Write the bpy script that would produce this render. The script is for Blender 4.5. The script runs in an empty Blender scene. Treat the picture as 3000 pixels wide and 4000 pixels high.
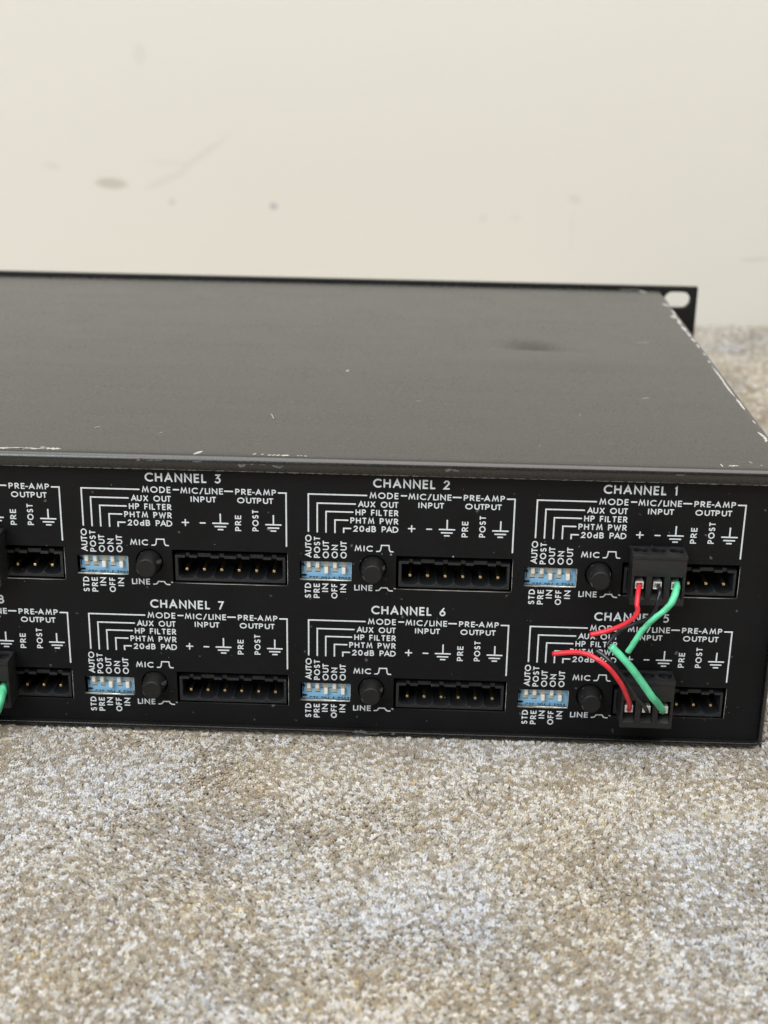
import bpy, bmesh, math, random
import numpy as np
from mathutils import Vector, Matrix
random.seed(7); rng = np.random.default_rng(11)
SC = bpy.context.scene
COL = SC.collection
MM = 0.001
ZO = 66.7                      # panel datum (ground mark of channel 1) above the carpet, in mm

# ------------------------------------------------------------------ camera
cam_data = bpy.data.cameras.new('camera'); cam = bpy.data.objects.new('camera', cam_data); COL.objects.link(cam)
SC.camera = cam
Rcv = Matrix(((0.99926198, 0.03482120, 0.01621655), (0.02723525, -0.34456179, -0.93836849), (-0.02708751, 0.93811761, -0.34525586)))
right, down, fwd = Vector(Rcv[0]), Vector(Rcv[1]), Vector(Rcv[2])
M = Matrix((right, -down, -fwd)).transposed().to_4x4()
M.translation = Vector((-71.95, -377.28, 143.70 + ZO)) * MM
cam.matrix_world = M
cam_data.sensor_fit = 'HORIZONTAL'; cam_data.sensor_width = 36.0
cam_data.lens = 5526.26 / 3000 * 36.0
cam_data.clip_start = 0.01; cam_data.clip_end = 50
cam_data.dof.use_dof = True; cam_data.dof.focus_distance = 0.405; cam_data.dof.aperture_fstop = 21.0

# ------------------------------------------------------------------ world and lamps
W = bpy.data.worlds.new('World'); SC.world = W; W.use_nodes = True
bg = W.node_tree.nodes['Background']; bg.inputs[0].default_value = (1.0, 0.97, 0.92, 1); bg.inputs[1].default_value = 0.22

def area(name, loc, aim, sx, sy, power, color):
    l = bpy.data.lights.new(name, 'AREA'); l.shape = 'RECTANGLE'; l.size = sx; l.size_y = sy; l.energy = power; l.color = color
    o = bpy.data.objects.new(name, l); COL.objects.link(o); o.location = loc
    o.rotation_euler = (Vector(aim) - Vector(loc)).to_track_quat('-Z', 'Y').to_euler()
    return o
area('ceiling_light', (0.35, -0.6, 2.4), (0.3, -0.45, 0.0), 2.8, 2.8, 100, (1.0, 0.97, 0.92))
area('window_light', (-1.1, -1.5, 1.3), (-0.05, 0.1, 0.1), 1.1, 1.2, 31, (0.90, 0.95, 1.0))

SC.view_settings.view_transform = 'Standard'; SC.view_settings.look = 'None'
SC.view_settings.exposure = 0.0; SC.view_settings.gamma = 1.0; SC.view_settings.use_curve_mapping = False
SC.cycles.use_denoising = True
SC.cycles.max_bounces = 8

# ------------------------------------------------------------------ materials
def nmat(name):
    m = bpy.data.materials.new(name); m.use_nodes = True
    nt = m.node_tree; b = nt.nodes['Principled BSDF']
    return m, nt, b
def node(nt, t, **kw):
    n = nt.nodes.new(t)
    for k, v in kw.items(): setattr(n, k, v)
    return n
def ramp(nt, src, stops):
    r = node(nt, 'ShaderNodeValToRGB'); e = r.color_ramp.elements
    e[0].position, e[0].color = stops[0][0], (*stops[0][1], 1); e[1].position, e[1].color = stops[-1][0], (*stops[-1][1], 1)
    for p, c in stops[1:-1]:
        x = e.new(p); x.color = (*c, 1)
    nt.links.new(src, r.inputs[0]); return r
def noise(nt, scale, detail=2, coord='Object', rough=.5, vec=None):
    tc = node(nt, 'ShaderNodeTexCoord'); n = node(nt, 'ShaderNodeTexNoise'); n.inputs['Scale'].default_value = scale
    n.inputs['Detail'].default_value = detail; n.inputs['Roughness'].default_value = rough
    nt.links.new(vec if vec else tc.outputs[coord], n.inputs['Vector']); return n
def bump(nt, b, h, strength, dist):
    bp = node(nt, 'ShaderNodeBump'); bp.inputs['Strength'].default_value = strength; bp.inputs['Distance'].default_value = dist
    nt.links.new(h, bp.inputs['Height']); nt.links.new(bp.outputs[0], b.inputs['Normal']); return bp
def simple(name, col, rough=.5, metal=0, spec=.5, nscale=None, var=.25, bs=0, bd=.0001):
    m, nt, b = nmat(name)
    b.inputs['Roughness'].default_value = rough; b.inputs['Metallic'].default_value = metal; b.inputs['Specular IOR Level'].default_value = spec
    n = noise(nt, nscale or 900, 3)
    r = ramp(nt, n.outputs[0], [(.3, tuple(c * (1 - var) for c in col)), (.7, tuple(min(1, c * (1 + var)) for c in col))])
    nt.links.new(r.outputs[0], b.inputs['Base Color'])
    if bs: bump(nt, b, n.outputs[0], bs, bd)
    return m

def paint(name, base, rough, spec, dust, bs, grain=0.):
    m, nt, b = nmat(name)
    n1 = noise(nt, 60, 4); n2 = noise(nt, 2600, 2); n3 = noise(nt, 420, 1)
    r = ramp(nt, n1.outputs[0], [(.3, tuple(c * .8 for c in base)), (.7, tuple(c * 1.25 for c in base))])
    d = ramp(nt, n3.outputs[0], [(dust, (0, 0, 0)), (dust + .04, (1, 1, 1))])
    mx = node(nt, 'ShaderNodeMix', data_type='RGBA'); mx.inputs[7].default_value = (.16, .16, .165, 1)
    mul = node(nt, 'ShaderNodeMath', operation='MULTIPLY'); mul.inputs[1].default_value = .55
    nt.links.new(d.outputs[0], mul.inputs[0]); nt.links.new(mul.outputs[0], mx.inputs[0]); nt.links.new(r.outputs[0], mx.inputs[6])
    nt.links.new(mx.outputs[2], b.inputs['Base Color'])
    rr = node(nt, 'ShaderNodeMapRange'); rr.inputs[1].default_value = .3; rr.inputs[2].default_value = .7
    rr.inputs[3].default_value = rough - .02; rr.inputs[4].default_value = rough + .02
    nt.links.new(n1.outputs[0], rr.inputs[0])
    if grain:                                                  # fine powder grain and faint brushed streaks in the gloss
        tc = node(nt, 'ShaderNodeTexCoord'); mp = node(nt, 'ShaderNodeMapping'); mp.inputs['Scale'].default_value = (6, 90, 90); nt.links.new(tc.outputs['Object'], mp.inputs[0])
        st = noise(nt, 1.0, 4, vec=mp.outputs[0]); g = noise(nt, 900, 3, rough=.75)
        a1 = node(nt, 'ShaderNodeMath', operation='MULTIPLY_ADD'); nt.links.new(g.outputs[0], a1.inputs[0]); a1.inputs[1].default_value = grain * 2; nt.links.new(rr.outputs[0], a1.inputs[2])
        a2 = node(nt, 'ShaderNodeMath', operation='MULTIPLY_ADD'); nt.links.new(st.outputs[0], a2.inputs[0]); a2.inputs[1].default_value = grain * .5; nt.links.new(a1.outputs[0], a2.inputs[2])
        a3 = node(nt, 'ShaderNodeMath', operation='SUBTRACT'); nt.links.new(a2.outputs[0], a3.inputs[0]); a3.inputs[1].default_value = grain * 1.25; nt.links.new(a3.outputs[0], b.inputs['Roughness'])
    else: nt.links.new(rr.outputs[0], b.inputs['Roughness'])
    b.inputs['Specular IOR Level'].default_value = spec
    bump(nt, b, n2.outputs[0], bs, .00008)
    return m
M_COVER = paint('black_powder_coat', (.0055, .0054, .0053), .25, .80, .765, .05, .16)
M_PANEL = paint('black_panel_paint', (.0052, .0052, .0060), .55, .2, .735, .35)
M_RACK = paint('black_rack_panel_paint', (.008, .008, .008), .5, .3, .9, .2)
M_ALU = simple('bare_aluminium', (.50, .48, .40), .32, .9, .5, 700, .5, .4, .00006)
M_CHIP = simple('bare_metal_scuff', (.50, .50, .48), .55, .3, .5, 1500, .15)
M_CHIPG = simple('grey_scuff', (.10, .10, .10), .6, 0, .4, 1500, .3)
M_INK = simple('white_silkscreen_ink', (.68, .72, .75), .6, 0, .3, 1300, .1)
M_PLUG = simple('black_plug_plastic', (.012, .0125, .0135), .45, 0, .5, 1500, .3, .3, .00005)
M_SHROUD = simple('black_shroud_plastic', (.016, .017, .019), .45, 0, .45, 1500, .3, .2, .00005)
M_BUTTON = paint('black_button_plastic', (.008, .008, .008), .5, .35, .66, .4)
M_GOLD = simple('gold_plated_pin', (.75, .56, .28), .3, 1, .5, 900, .2)
M_CLAMP = simple('tinned_clamp_metal', (.78, .75, .70), .45, .35, .5, 900, .15)
M_SCREW = simple('dark_screw_metal', (.10, .08, .05), .45, .8, .5, 900, .3)
M_BLUE = simple('blue_switch_plastic', (.30, .60, .92), .4, 0, .5, 260, .18)
M_SLOT = simple('tan_switch_slot', (.62, .55, .43), .5, 0, .4, 500, .15)
M_NUB = simple('white_slider_plastic', (.86, .84, .78), .45, 0, .5, 500, .1)
M_MARK = simple('black_print_and_dashes', (.01, .012, .02), .6, 0, .3)
M_RED = simple('red_wire_insulation', (.70, .028, .045), .33, 0, .5, 500, .15, .15, .0001)
M_BLK = simple('black_wire_insulation', (.010, .011, .016), .28, 0, .6, 500, .3, .15, .0001)
M_GRN = simple('green_wire_sleeve', (.105, .57, .31), .42, 0, .5, 160, .25, .4, .0002)
M_DARK = simple('dark_interior', (.004, .004, .004), .8, 0, .1)
M_COPPER = simple('tinned_strand', (.6, .56, .5), .35, .9, .5)

# ------------------------------------------------------------------ helpers
def V(x, y, z): return (x * MM, y * MM, (z + ZO) * MM)
def link(name, me, mat=None, parent=None, smooth=False):
    o = bpy.data.objects.new(name, me); COL.objects.link(o)
    if mat is not None:
        for m in (mat if isinstance(mat, (list, tuple)) else [mat]): me.materials.append(m)
    if parent is not None: o.parent = parent
    if smooth:
        for p in me.polygons: p.use_smooth = True
    return o
def tag(o, label=None, cat=None, group=None, kind=None):
    if label: o['label'] = label
    if cat: o['category'] = cat
    if group: o['group'] = group
    if kind: o['kind'] = kind
    return o
def empty(name, loc):
    o = bpy.data.objects.new(name, None); COL.objects.link(o); o.location = loc; o.empty_display_size = .01; return o
def pymesh(name, verts, faces, mats=None):
    me = bpy.data.meshes.new(name); me.from_pydata(verts, [], faces)
    if mats is not None:
        for i, k in enumerate(mats): me.polygons[i].material_index = k
    me.update(); return me
class MB:
    """collects boxes (mm, local) into one mesh"""
    def __init__(s): s.v, s.f, s.m = [], [], []
    def box(s, x0, x1, y0, y1, z0, z1, m=0):
        b = len(s.v)
        s.v += [(x * MM, y * MM, z * MM) for x in (x0, x1) for y in (y0, y1) for z in (z0, z1)]
        for f in ((0, 1, 3, 2), (4, 6, 7, 5), (0, 4, 5, 1), (2, 3, 7, 6), (0, 2, 6, 4), (1, 5, 7, 3)):
            s.f.append(tuple(b + i for i in f)); s.m.append(m)
    def quad(s, pts, m=0):
        b = len(s.v); s.v += [(x * MM, y * MM, z * MM) for x, y, z in pts]; s.f.append(tuple(range(b, b + len(pts)))); s.m.append(m)
    def prism(s, poly, y0, y1, m=0, axis='y'):
        """polygon extruded along y (x,z) or x (y,z)"""
        b = len(s.v); n = len(poly)
        for t in (y0, y1):
            for (p, q) in poly:
                s.v.append(((p * MM, t * MM, q * MM) if axis == 'y' else (t * MM, p * MM, q * MM)))
        s.f.append(tuple(b + i for i in range(n))); s.m.append(m)
        s.f.append(tuple(b + n + i for i in reversed(range(n)))); s.m.append(m)
        for i in range(n):
            j = (i + 1) % n
            s.f.append((b + i, b + n + i, b + n + j, b + j)); s.m.append(m)
    def mesh(s, name):
        me = pymesh(name, s.v, s.f, s.m)
        bm = bmesh.new(); bm.from_mesh(me); bmesh.ops.recalc_face_normals(bm, faces=bm.faces); bm.to_mesh(me); bm.free()
        return me
def bevel(o, w=.12, seg=2):
    b = o.modifiers.new('bevel', 'BEVEL'); b.width = w * MM; b.segments = seg; b.limit_method = 'ANGLE'; b.angle_limit = math.radians(40)
    b.harden_normals = False
def plate(name, splines, depth, to3):
    """2D filled curve with holes, extruded; to3 maps (a,b,t) mm to world-local mm (t 0 front, depth back)"""
    cu = bpy.data.curves.new(name, 'CURVE'); cu.dimensions = '2D'; cu.fill_mode = 'BOTH'; cu.extrude = depth / 2
    for pts in splines:
        sp = cu.splines.new('POLY'); sp.points.add(len(pts) - 1); sp.use_cyclic_u = True
        for p, (a, b) in zip(sp.points, pts): p.co = (a, b, 0, 1)
    o = bpy.data.objects.new(name + '_tmp', cu); COL.objects.link(o)
    dg = bpy.context.evaluated_depsgraph_get(); me = bpy.data.meshes.new_from_object(o.evaluated_get(dg))
    bpy.data.objects.remove(o); bpy.data.curves.remove(cu)
    bm = bmesh.new(); bm.from_mesh(me); bmesh.ops.remove_doubles(bm, verts=bm.verts, dist=1e-4)
    for v in bm.verts:
        a, b, t = v.co; v.co = Vector(to3(a, b, depth / 2 - t)) * MM
    bmesh.ops.recalc_face_normals(bm, faces=bm.faces); bm.to_mesh(me); bm.free(); me.name = name
    return me
def rect(x0, x1, z0, z1): return [(x0, z0), (x1, z0), (x1, z1), (x0, z1)]
def circ(cx, cz, r, n=40): return [(cx + r * math.cos(2 * math.pi * i / n), cz + r * math.sin(2 * math.pi * i / n)) for i in range(n)]
def stadium(cx, cz, w, h, n=14):
    r = h / 2; d = w / 2 - r; P = []
    for i in range(n + 1): a = -math.pi / 2 + math.pi * i / n; P.append((cx + d + r * math.cos(a), cz + r * math.sin(a)))
    for i in range(n + 1): a = math.pi / 2 + math.pi * i / n; P.append((cx - d + r * math.cos(a), cz + r * math.sin(a)))
    return P
def lathe(name, prof, n=36):
    """profile (r, y) around the y axis, mm"""
    v, f = [], []
    for r, y in prof:
        for i in range(n):
            a = 2 * math.pi * i / n; v.append((r * math.cos(a) * MM, y * MM, r * math.sin(a) * MM))
    for k in range(len(prof) - 1):
        for i in range(n):
            j = (i + 1) % n; f.append((k * n + i, k * n + j, (k + 1) * n + j, (k + 1) * n + i))
    f.append(tuple(range(n))[::-1]); f.append(tuple((len(prof) - 1) * n + i for i in range(n)))
    return pymesh(name, v, f)
def catmull(P, k=8):
    P = [Vector(p) for p in P]; Q = [P[0] * 2 - P[1]] + P + [P[-1] * 2 - P[-2]]; out = []
    for i in range(1, len(Q) - 2):
        a, b, c, d = Q[i - 1], Q[i], Q[i + 1], Q[i + 2]
        for s in range(k):
            t = s / k
            out.append(.5 * ((2 * b) + (c - a) * t + (2 * a - 5 * b + 4 * c - d) * t * t + (3 * b - a - 3 * c + d) * t ** 3))
    out.append(Q[-2]); return out
def tube(name, P, rad, n=14, lump=0., seed=0, flat_=False):
    P = catmull(P); v, f = [], []; up = Vector((0, -1, 0.2)); r_ = random.Random(seed); ph = [r_.uniform(0, 6.28) for _ in range(6)]
    L = 0
    for i, p in enumerate(P):
        t = (P[min(i + 1, len(P) - 1)] - P[max(i - 1, 0)]).normalized()
        a = (up - t * up.dot(t)).normalized(); up = a; b = t.cross(a)
        if i: L += (P[i] - P[i - 1]).length
        for k in range(n):
            th = 2 * math.pi * k / n
            r = rad(i / (len(P) - 1)) if callable(rad) else rad
            r *= 1 + (.16 * math.cos(2 * th + 1.2) if flat_ else 0)
            r *= 1 + lump * (math.sin(L * .8 + ph[0] + th) + .7 * math.sin(L * 1.9 + ph[1] - 2 * th) + .5 * math.sin(L * 3.1 + ph[2] + 3 * th))
            q = p + (a * math.cos(th) + b * math.sin(th)) * r; v.append(tuple(q * MM))
    m = len(P)
    for i in range(m - 1):
        for k in range(n):
            j = (k + 1) % n; f.append((i * n + k, i * n + j, (i + 1) * n + j, (i + 1) * n + k))
    f.append(tuple(range(n))[::-1]); f.append(tuple((m - 1) * n + k for k in range(n)))
    me = pymesh(name, v, f)
    bm = bmesh.new(); bm.from_mesh(me); bmesh.ops.recalc_face_normals(bm, faces=bm.faces); bm.to_mesh(me); bm.free()
    for p in me.polygons: p.use_smooth = len(p.vertices) == 4
    return me

# ------------------------------------------------------------------ setting: wall and carpet
def build_wall():
    m, nt, b = nmat('cream_wall_paint')
    n1 = noise(nt, 1.6, 3); n2 = noise(nt, 190, 3, rough=.55); n3 = noise(nt, 9, 4)
    r = ramp(nt, n1.outputs[0], [(.3, (.725, .70, .63)), (.7, (.745, .73, .675))])
    col = r.outputs[0]
    tc = node(nt, 'ShaderNodeTexCoord'); sep = node(nt, 'ShaderNodeSeparateXYZ'); nt.links.new(tc.outputs['Object'], sep.inputs[0])
    # scuffs and stains on the plaster: centre x, z, half sizes (m), slope, colour, strength
    st = [(-.2855, .0872, .0125, .0042, -.05, (.50, .48, .41), .75), (-.248, .0905, .018, .0035, .42, (.55, .53, .47), .24),
          (-.222, .1085, .020, .0034, .70, (.55, .53, .47), .24), (-.246, .1015, .016, .003, -.05, (.55, .53, .47), .14),
          (-.2452, .0758, .0030, .0030, 0, (.48, .48, .44), .4), (-.1770, .0744, .0034, .0028, -.1, (.34, .36, .37), .6),
          (.0233, .0831, .0052, .0036, -.1, (.55, .54, .51), .35),
          (.0225, .062, .0016, .018, 0, (.6, .58, .54), .2), (.146, .046, .012, .0016, .05, (.5, .48, .44), .35),
          (-.263, .170, .005, .008, 0, (.6, .58, .52), .3), (-.325, .098, .007, .003, -.2, (.55, .53, .48), .25),
          (-.037, .0695, .003, .003, 0, (.6, .57, .5), .3), (-.0152, .0705, .004, .003, 0, (.62, .6, .55), .25)]
    for cx, cz, hx, hz, sl, c, k in st:
        def math_(op, a, b_=None):
            q = node(nt, 'ShaderNodeMath', operation=op)
            for i, s in enumerate((a, b_)):
                if s is None: continue
                if isinstance(s, (int, float)): q.inputs[i].default_value = s
                else: nt.links.new(s, q.inputs[i])
            return q.outputs[0]
        dx = math_('SUBTRACT', sep.outputs[0], cx); dz = math_('SUBTRACT', math_('SUBTRACT', sep.outputs[2], cz), math_('MULTIPLY', dx, sl))
        e = math_('ADD', math_('POWER', math_('ABSOLUTE', math_('DIVIDE', dx, hx)), 2.0), math_('POWER', math_('ABSOLUTE', math_('DIVIDE', dz, hz)), 2.0))
        e = math_('ADD', e, math_('MULTIPLY', math_('SUBTRACT', n3.outputs[0], .5), .8))
        mr = node(nt, 'ShaderNodeMapRange', interpolation_type='SMOOTHSTEP'); nt.links.new(e, mr.inputs[0])
        mr.inputs[1].default_value = .15; mr.inputs[2].default_value = 1.2; mr.inputs[3].default_value = k; mr.inputs[4].default_value = 0
        mx = node(nt, 'ShaderNodeMix', data_type='RGBA'); nt.links.new(mr.outputs[0], mx.inputs[0]); nt.links.new(col, mx.inputs[6]); mx.inputs[7].default_value = (*c, 1)
        col = mx.outputs[2]
    nt.links.new(col, b.inputs['Base Color']); b.inputs['Roughness'].default_value = .6; b.inputs['Specular IOR Level'].default_value = .3
    bump(nt, b, n2.outputs[0], .28, .0006)
    mb = MB(); mb.box(-3000, 3000, 578, 700, -20, 2400)
    o = link('wall', mb.mesh('wall'), m); tag(o, 'plain cream painted wall with faint grey scuffs behind the rack unit', 'wall', kind='structure')
build_wall()

def vnoise(x, y, s, seed):
    g = np.random.default_rng(seed).random((256, 256))
    X = x / s + 1000; Y = y / s + 1000; xi = np.floor(X).astype(int); yi = np.floor(Y).astype(int); fx = X - xi; fy = Y - yi
    fx = fx * fx * (3 - 2 * fx); fy = fy * fy * (3 - 2 * fy)
    a = g[xi % 256, yi % 256]; b = g[(xi + 1) % 256, yi % 256]; c = g[xi % 256, (yi + 1) % 256]; d = g[(xi + 1) % 256, (yi + 1) % 256]
    return (a * (1 - fx) + b * fx) * (1 - fy) + (c * (1 - fx) + d * fx) * fy

def build_carpet():
    # backing sheet of packed yarn
    m, nt, b = nmat('packed_carpet_yarn')
    n1 = noise(nt, 550, 3); n2 = noise(nt, 18, 3)
    r = ramp(nt, n1.outputs[0], [(.3, (.34, .295, .23)), (.5, (.42, .375, .31)), (.7, (.52, .48, .42))])
    nt.links.new(r.outputs[0], b.inputs['Base Color']); b.inputs['Roughness'].default_value = 1; b.inputs['Specular IOR Level'].default_value = .05
    bump(nt, b, n1.outputs[0], 1.0, .002)
    me = pymesh('carpet', [(-3, -3, -.0005), (3, -3, -.0005), (3, .577, -.0005), (-3, .577, -.0005)], [(0, 1, 2, 3)])
    o = link('carpet', me, m); tag(o, 'cut pile carpet in mottled beige, cream and grey yarn under the rack unit', 'carpet', kind='structure')
    # tufts
    def field(x0, x1, y0, y1, pitch):
        nx, ny = int((x1 - x0) / pitch), int((y1 - y0) / pitch)
        gx, gy = np.meshgrid(np.arange(nx), np.arange(ny), indexing='ij')
        x = x0 + (gx + .5 * (gy % 2)) * pitch; y = y0 + gy * pitch
        x = x.ravel() + rng.normal(0, pitch * .28, x.size); y = y.ravel() + rng.normal(0, pitch * .28, y.size)
        return x, y
    near = field(-228, 88, -168, 4, 1.04); side = field(29.5, 170, 4, 250, 1.5); back = field(40, 300, 250, 575, 1.9)
    xs = np.concatenate([near[0], side[0], back[0]]); ys = np.concatenate([near[1], side[1], back[1]])
    sc = np.concatenate([np.full(near[0].size, .70), np.full(side[0].size, 1.0), np.full(back[0].size, 1.3)])
    keep = ~((xs < 31.7) & (ys > -3.0) & (ys < 258)); xs, ys, sc = xs[keep], ys[keep], sc[keep]
    n = xs.size; NS = 4
    RINGS = np.array([(-1.0, .58), (.0, .62), (.62, .57), (.92, .38)]); SEG = 5
    nv = len(RINGS) * SEG + 1
    th = np.arange(SEG) * 2 * np.pi / SEG
    h0 = sc * rng.uniform(.78, 1.22, n) + (vnoise(xs, ys, 9, 5) - .5) * .5
    lx0 = rng.normal(0, .24, n) + (vnoise(xs, ys, 26, 3) - .5) * 1.1; ly0 = rng.normal(0, .24, n) + (vnoise(xs, ys, 26, 4) - .5) * 1.1
    wd0 = sc * rng.uniform(.8, 1.2, n); tx, ty = xs, ys
    S = n * NS; rp = lambda q: np.repeat(q, NS)
    oa = np.tile(np.arange(NS) * 2 * np.pi / NS, n) + rp(rng.uniform(0, 6.28, n)); orad = rp(wd0) * rng.uniform(.28, .62, S)
    sx = rp(tx) + np.cos(oa) * orad; sy = rp(ty) + np.sin(oa) * orad
    h = rp(h0) * rng.uniform(.88, 1.1, S); wd = rp(sc) * rng.uniform(.75, 1.2, S)
    lx = rp(lx0) + rng.normal(0, .12, S) + np.cos(oa) * .12; ly = rp(ly0) + rng.normal(0, .12, S) + np.sin(oa) * .12
    Vv = np.zeros((S, nv, 3), np.float32)
    rot = rng.uniform(0, 6.28, S)
    for k, (z, r) in enumerate(RINGS):
        rr = r * wd[:, None] * (1 + rng.normal(0, .15, (S, SEG)))
        a = th[None, :] + rot[:, None] + k * .4
        Vv[:, k * SEG:(k + 1) * SEG, 0] = sx[:, None] + np.cos(a) * rr + lx[:, None] * (z + .6) * .8
        Vv[:, k * SEG:(k + 1) * SEG, 1] = sy[:, None] + np.sin(a) * rr + ly[:, None] * (z + .6) * .8
        Vv[:, k * SEG:(k + 1) * SEG, 2] = z * h[:, None] + rng.normal(0, .10, (S, SEG))
    Vv[:, -1, 0] = sx + lx * 1.6; Vv[:, -1, 1] = sy + ly * 1.6; Vv[:, -1, 2] = 1.05 * h
    # keep pile from poking through the metal
    fr = (Vv[:, :, 0] < 31.2) & (Vv[:, :, 1] > -2.45) & (Vv[:, :, 1] < 60)
    yy = Vv[:, :, 1]; front = fr & (np.broadcast_to(rp(ty)[:, None], yy.shape) < 0); yy[front] = -2.45
    xx = Vv[:, :, 0]; sidep = (Vv[:, :, 1] > -2.4) & (Vv[:, :, 1] < 257) & (xx < 31.3) & (np.broadcast_to(rp(tx)[:, None], xx.shape) > 31); xx[sidep] = 31.3
    F = []
    for k in range(len(RINGS) - 1):
        for i in range(SEG):
            j = (i + 1) % SEG; F.append((k * SEG + i, k * SEG + j, (k + 1) * SEG + j)); F.append((k * SEG + i, (k + 1) * SEG + j, (k + 1) * SEG + i))
    K = len(RINGS) - 1
    for i in range(SEG): F.append((K * SEG + i, K * SEG + (i + 1) % SEG, nv - 1))
    F = np.array(F, np.int32); nf = len(F)
    allF = (F[None] + (np.arange(S, dtype=np.int32) * nv)[:, None, None]).reshape(-1)
    me = bpy.data.meshes.new('carpet_pile'); me.vertices.add(S * nv); me.loops.add(allF.size); me.polygons.add(S * nf)
    me.vertices.foreach_set('co', (Vv.reshape(-1) * MM).astype(np.float32))
    me.loops.foreach_set('vertex_index', allF); me.polygons.foreach_set('loop_start', np.arange(S * nf, dtype=np.int32) * 3)
    # mottled yarn colours, each tuft one yarn; broad patches also paint in light
    pal = np.array([(.78, .775, .77), (.67, .625, .525), (.42, .365, .29), (.51, .495, .47), (.62, .51, .30), (.48, .415, .32)])
    big = .45 * vnoise(xs + .9 * ys, 1.6 * (ys - .5 * xs), 42, 21) + .4 * vnoise(xs, ys, 14, 22) + .15 * vnoise(xs, ys, 6, 23)  # diagonal streaks put the vacuum shading of the pile into the colour
    big = np.clip((big - .5) * 1.35 + .5, 0, 1)
    warm = vnoise(xs, ys, 30, 31)  # yellowish patches: warm light tinted into the yarn, plus a few gold tufts
    warm = np.clip((warm - .5) * 1.2 + .5, 0, 1)
    p = np.stack([.14 + .46 * big, .10 + .14 * big, .52 - .48 * big, .12 + 0 * big, .022 * (warm > .55), .26 - .10 * big], 1); p /= p.sum(1, keepdims=True)
    pick = (rng.random(n)[:, None] > np.cumsum(p, 1)).sum(1).clip(0, 5)
    col = pal[pick] * rng.uniform(.82, 1.12, n)[:, None] * (1 + (warm - .5)[:, None] * np.array([.10, .02, -.14]))
    cv = np.repeat((np.repeat(col, NS, 0) * rng.uniform(.88, 1.10, (S, 1)))[:, None, :], nv, 1)
    rgba = np.ones((S * nv, 4), np.float32); rgba[:, :3] = np.clip(cv.reshape(-1, 3), 0, 1)
    at = me.color_attributes.new('yarn', 'FLOAT_COLOR', 'POINT'); at.data.foreach_set('color', rgba.reshape(-1))
    me.update(); me.validate()
    me.polygons.foreach_set('use_smooth', np.ones(len(me.polygons), bool))
    m2, nt, b = nmat('carpet_yarn')
    a = node(nt, 'ShaderNodeAttribute'); a.attribute_name = 'yarn'
    nz = noise(nt, 2200, 3)
    mr = node(nt, 'ShaderNodeMapRange'); nt.links.new(nz.outputs[0], mr.inputs[0]); mr.inputs[1].default_value = .3; mr.inputs[2].default_value = .7; mr.inputs[3].default_value = .82; mr.inputs[4].default_value = 1.12
    mu = node(nt, 'ShaderNodeVectorMath', operation='SCALE'); nt.links.new(a.outputs['Color'], mu.inputs[0]); nt.links.new(mr.outputs[0], mu.inputs['Scale'])
    nt.links.new(mu.outputs[0], b.inputs['Base Color']); b.inputs['Roughness'].default_value = 1; b.inputs['Specular IOR Level'].default_value = .08
    b.inputs['Sheen Weight'].default_value = .25; b.inputs['Sheen Roughness'].default_value = .5
    bump(nt, b, nz.outputs[0], .6, .0003)
    tr = node(nt, 'ShaderNodeBsdfTranslucent'); nt.links.new(mu.outputs[0], tr.inputs[0]); ms = node(nt, 'ShaderNodeMixShader'); ms.inputs[0].default_value = .3
    nt.links.new(b.outputs[0], ms.inputs[1]); nt.links.new(tr.outputs[0], ms.inputs[2]); nt.links.new(ms.outputs[0], nt.nodes['Material Output'].inputs[0])
    o = link('carpet_pile', me, m2); tag(o, 'mottled cut pile tufts of the beige and white carpet', 'carpet pile', kind='stuff')
build_carpet()

# ------------------------------------------------------------------ the rack unit
X0, X1, YB, ZT, ZB = -418.0, 31.1, 253.4, 20.8, -66.0
PITCH, ROWS = 64.853, 39.16
CH = [(0, -2, 0, 0)]
CHANNELS = [(1, 0, 0), (2, -1, 0), (3, -2, 0), (4, -3, 0), (5, 0, 1), (6, -1, 1), (7, -2, 1), (8, -3, 1)]
def org(col, row): return V(col * PITCH, 0, -row * ROWS)

unit = empty('rack_mixer', V((X0 + X1) / 2, 120, ZB))
tag(unit, 'black two unit rack mixer with white channel lettering lying on the carpet', 'rack mixer')
UI = Vector(unit.location)
def under(o, parent=None):
    """parent to the unit keeping the world place"""
    p = parent or unit; o.parent = p
    if p is unit: o.location = Vector(o.location) - UI
    return o

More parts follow.
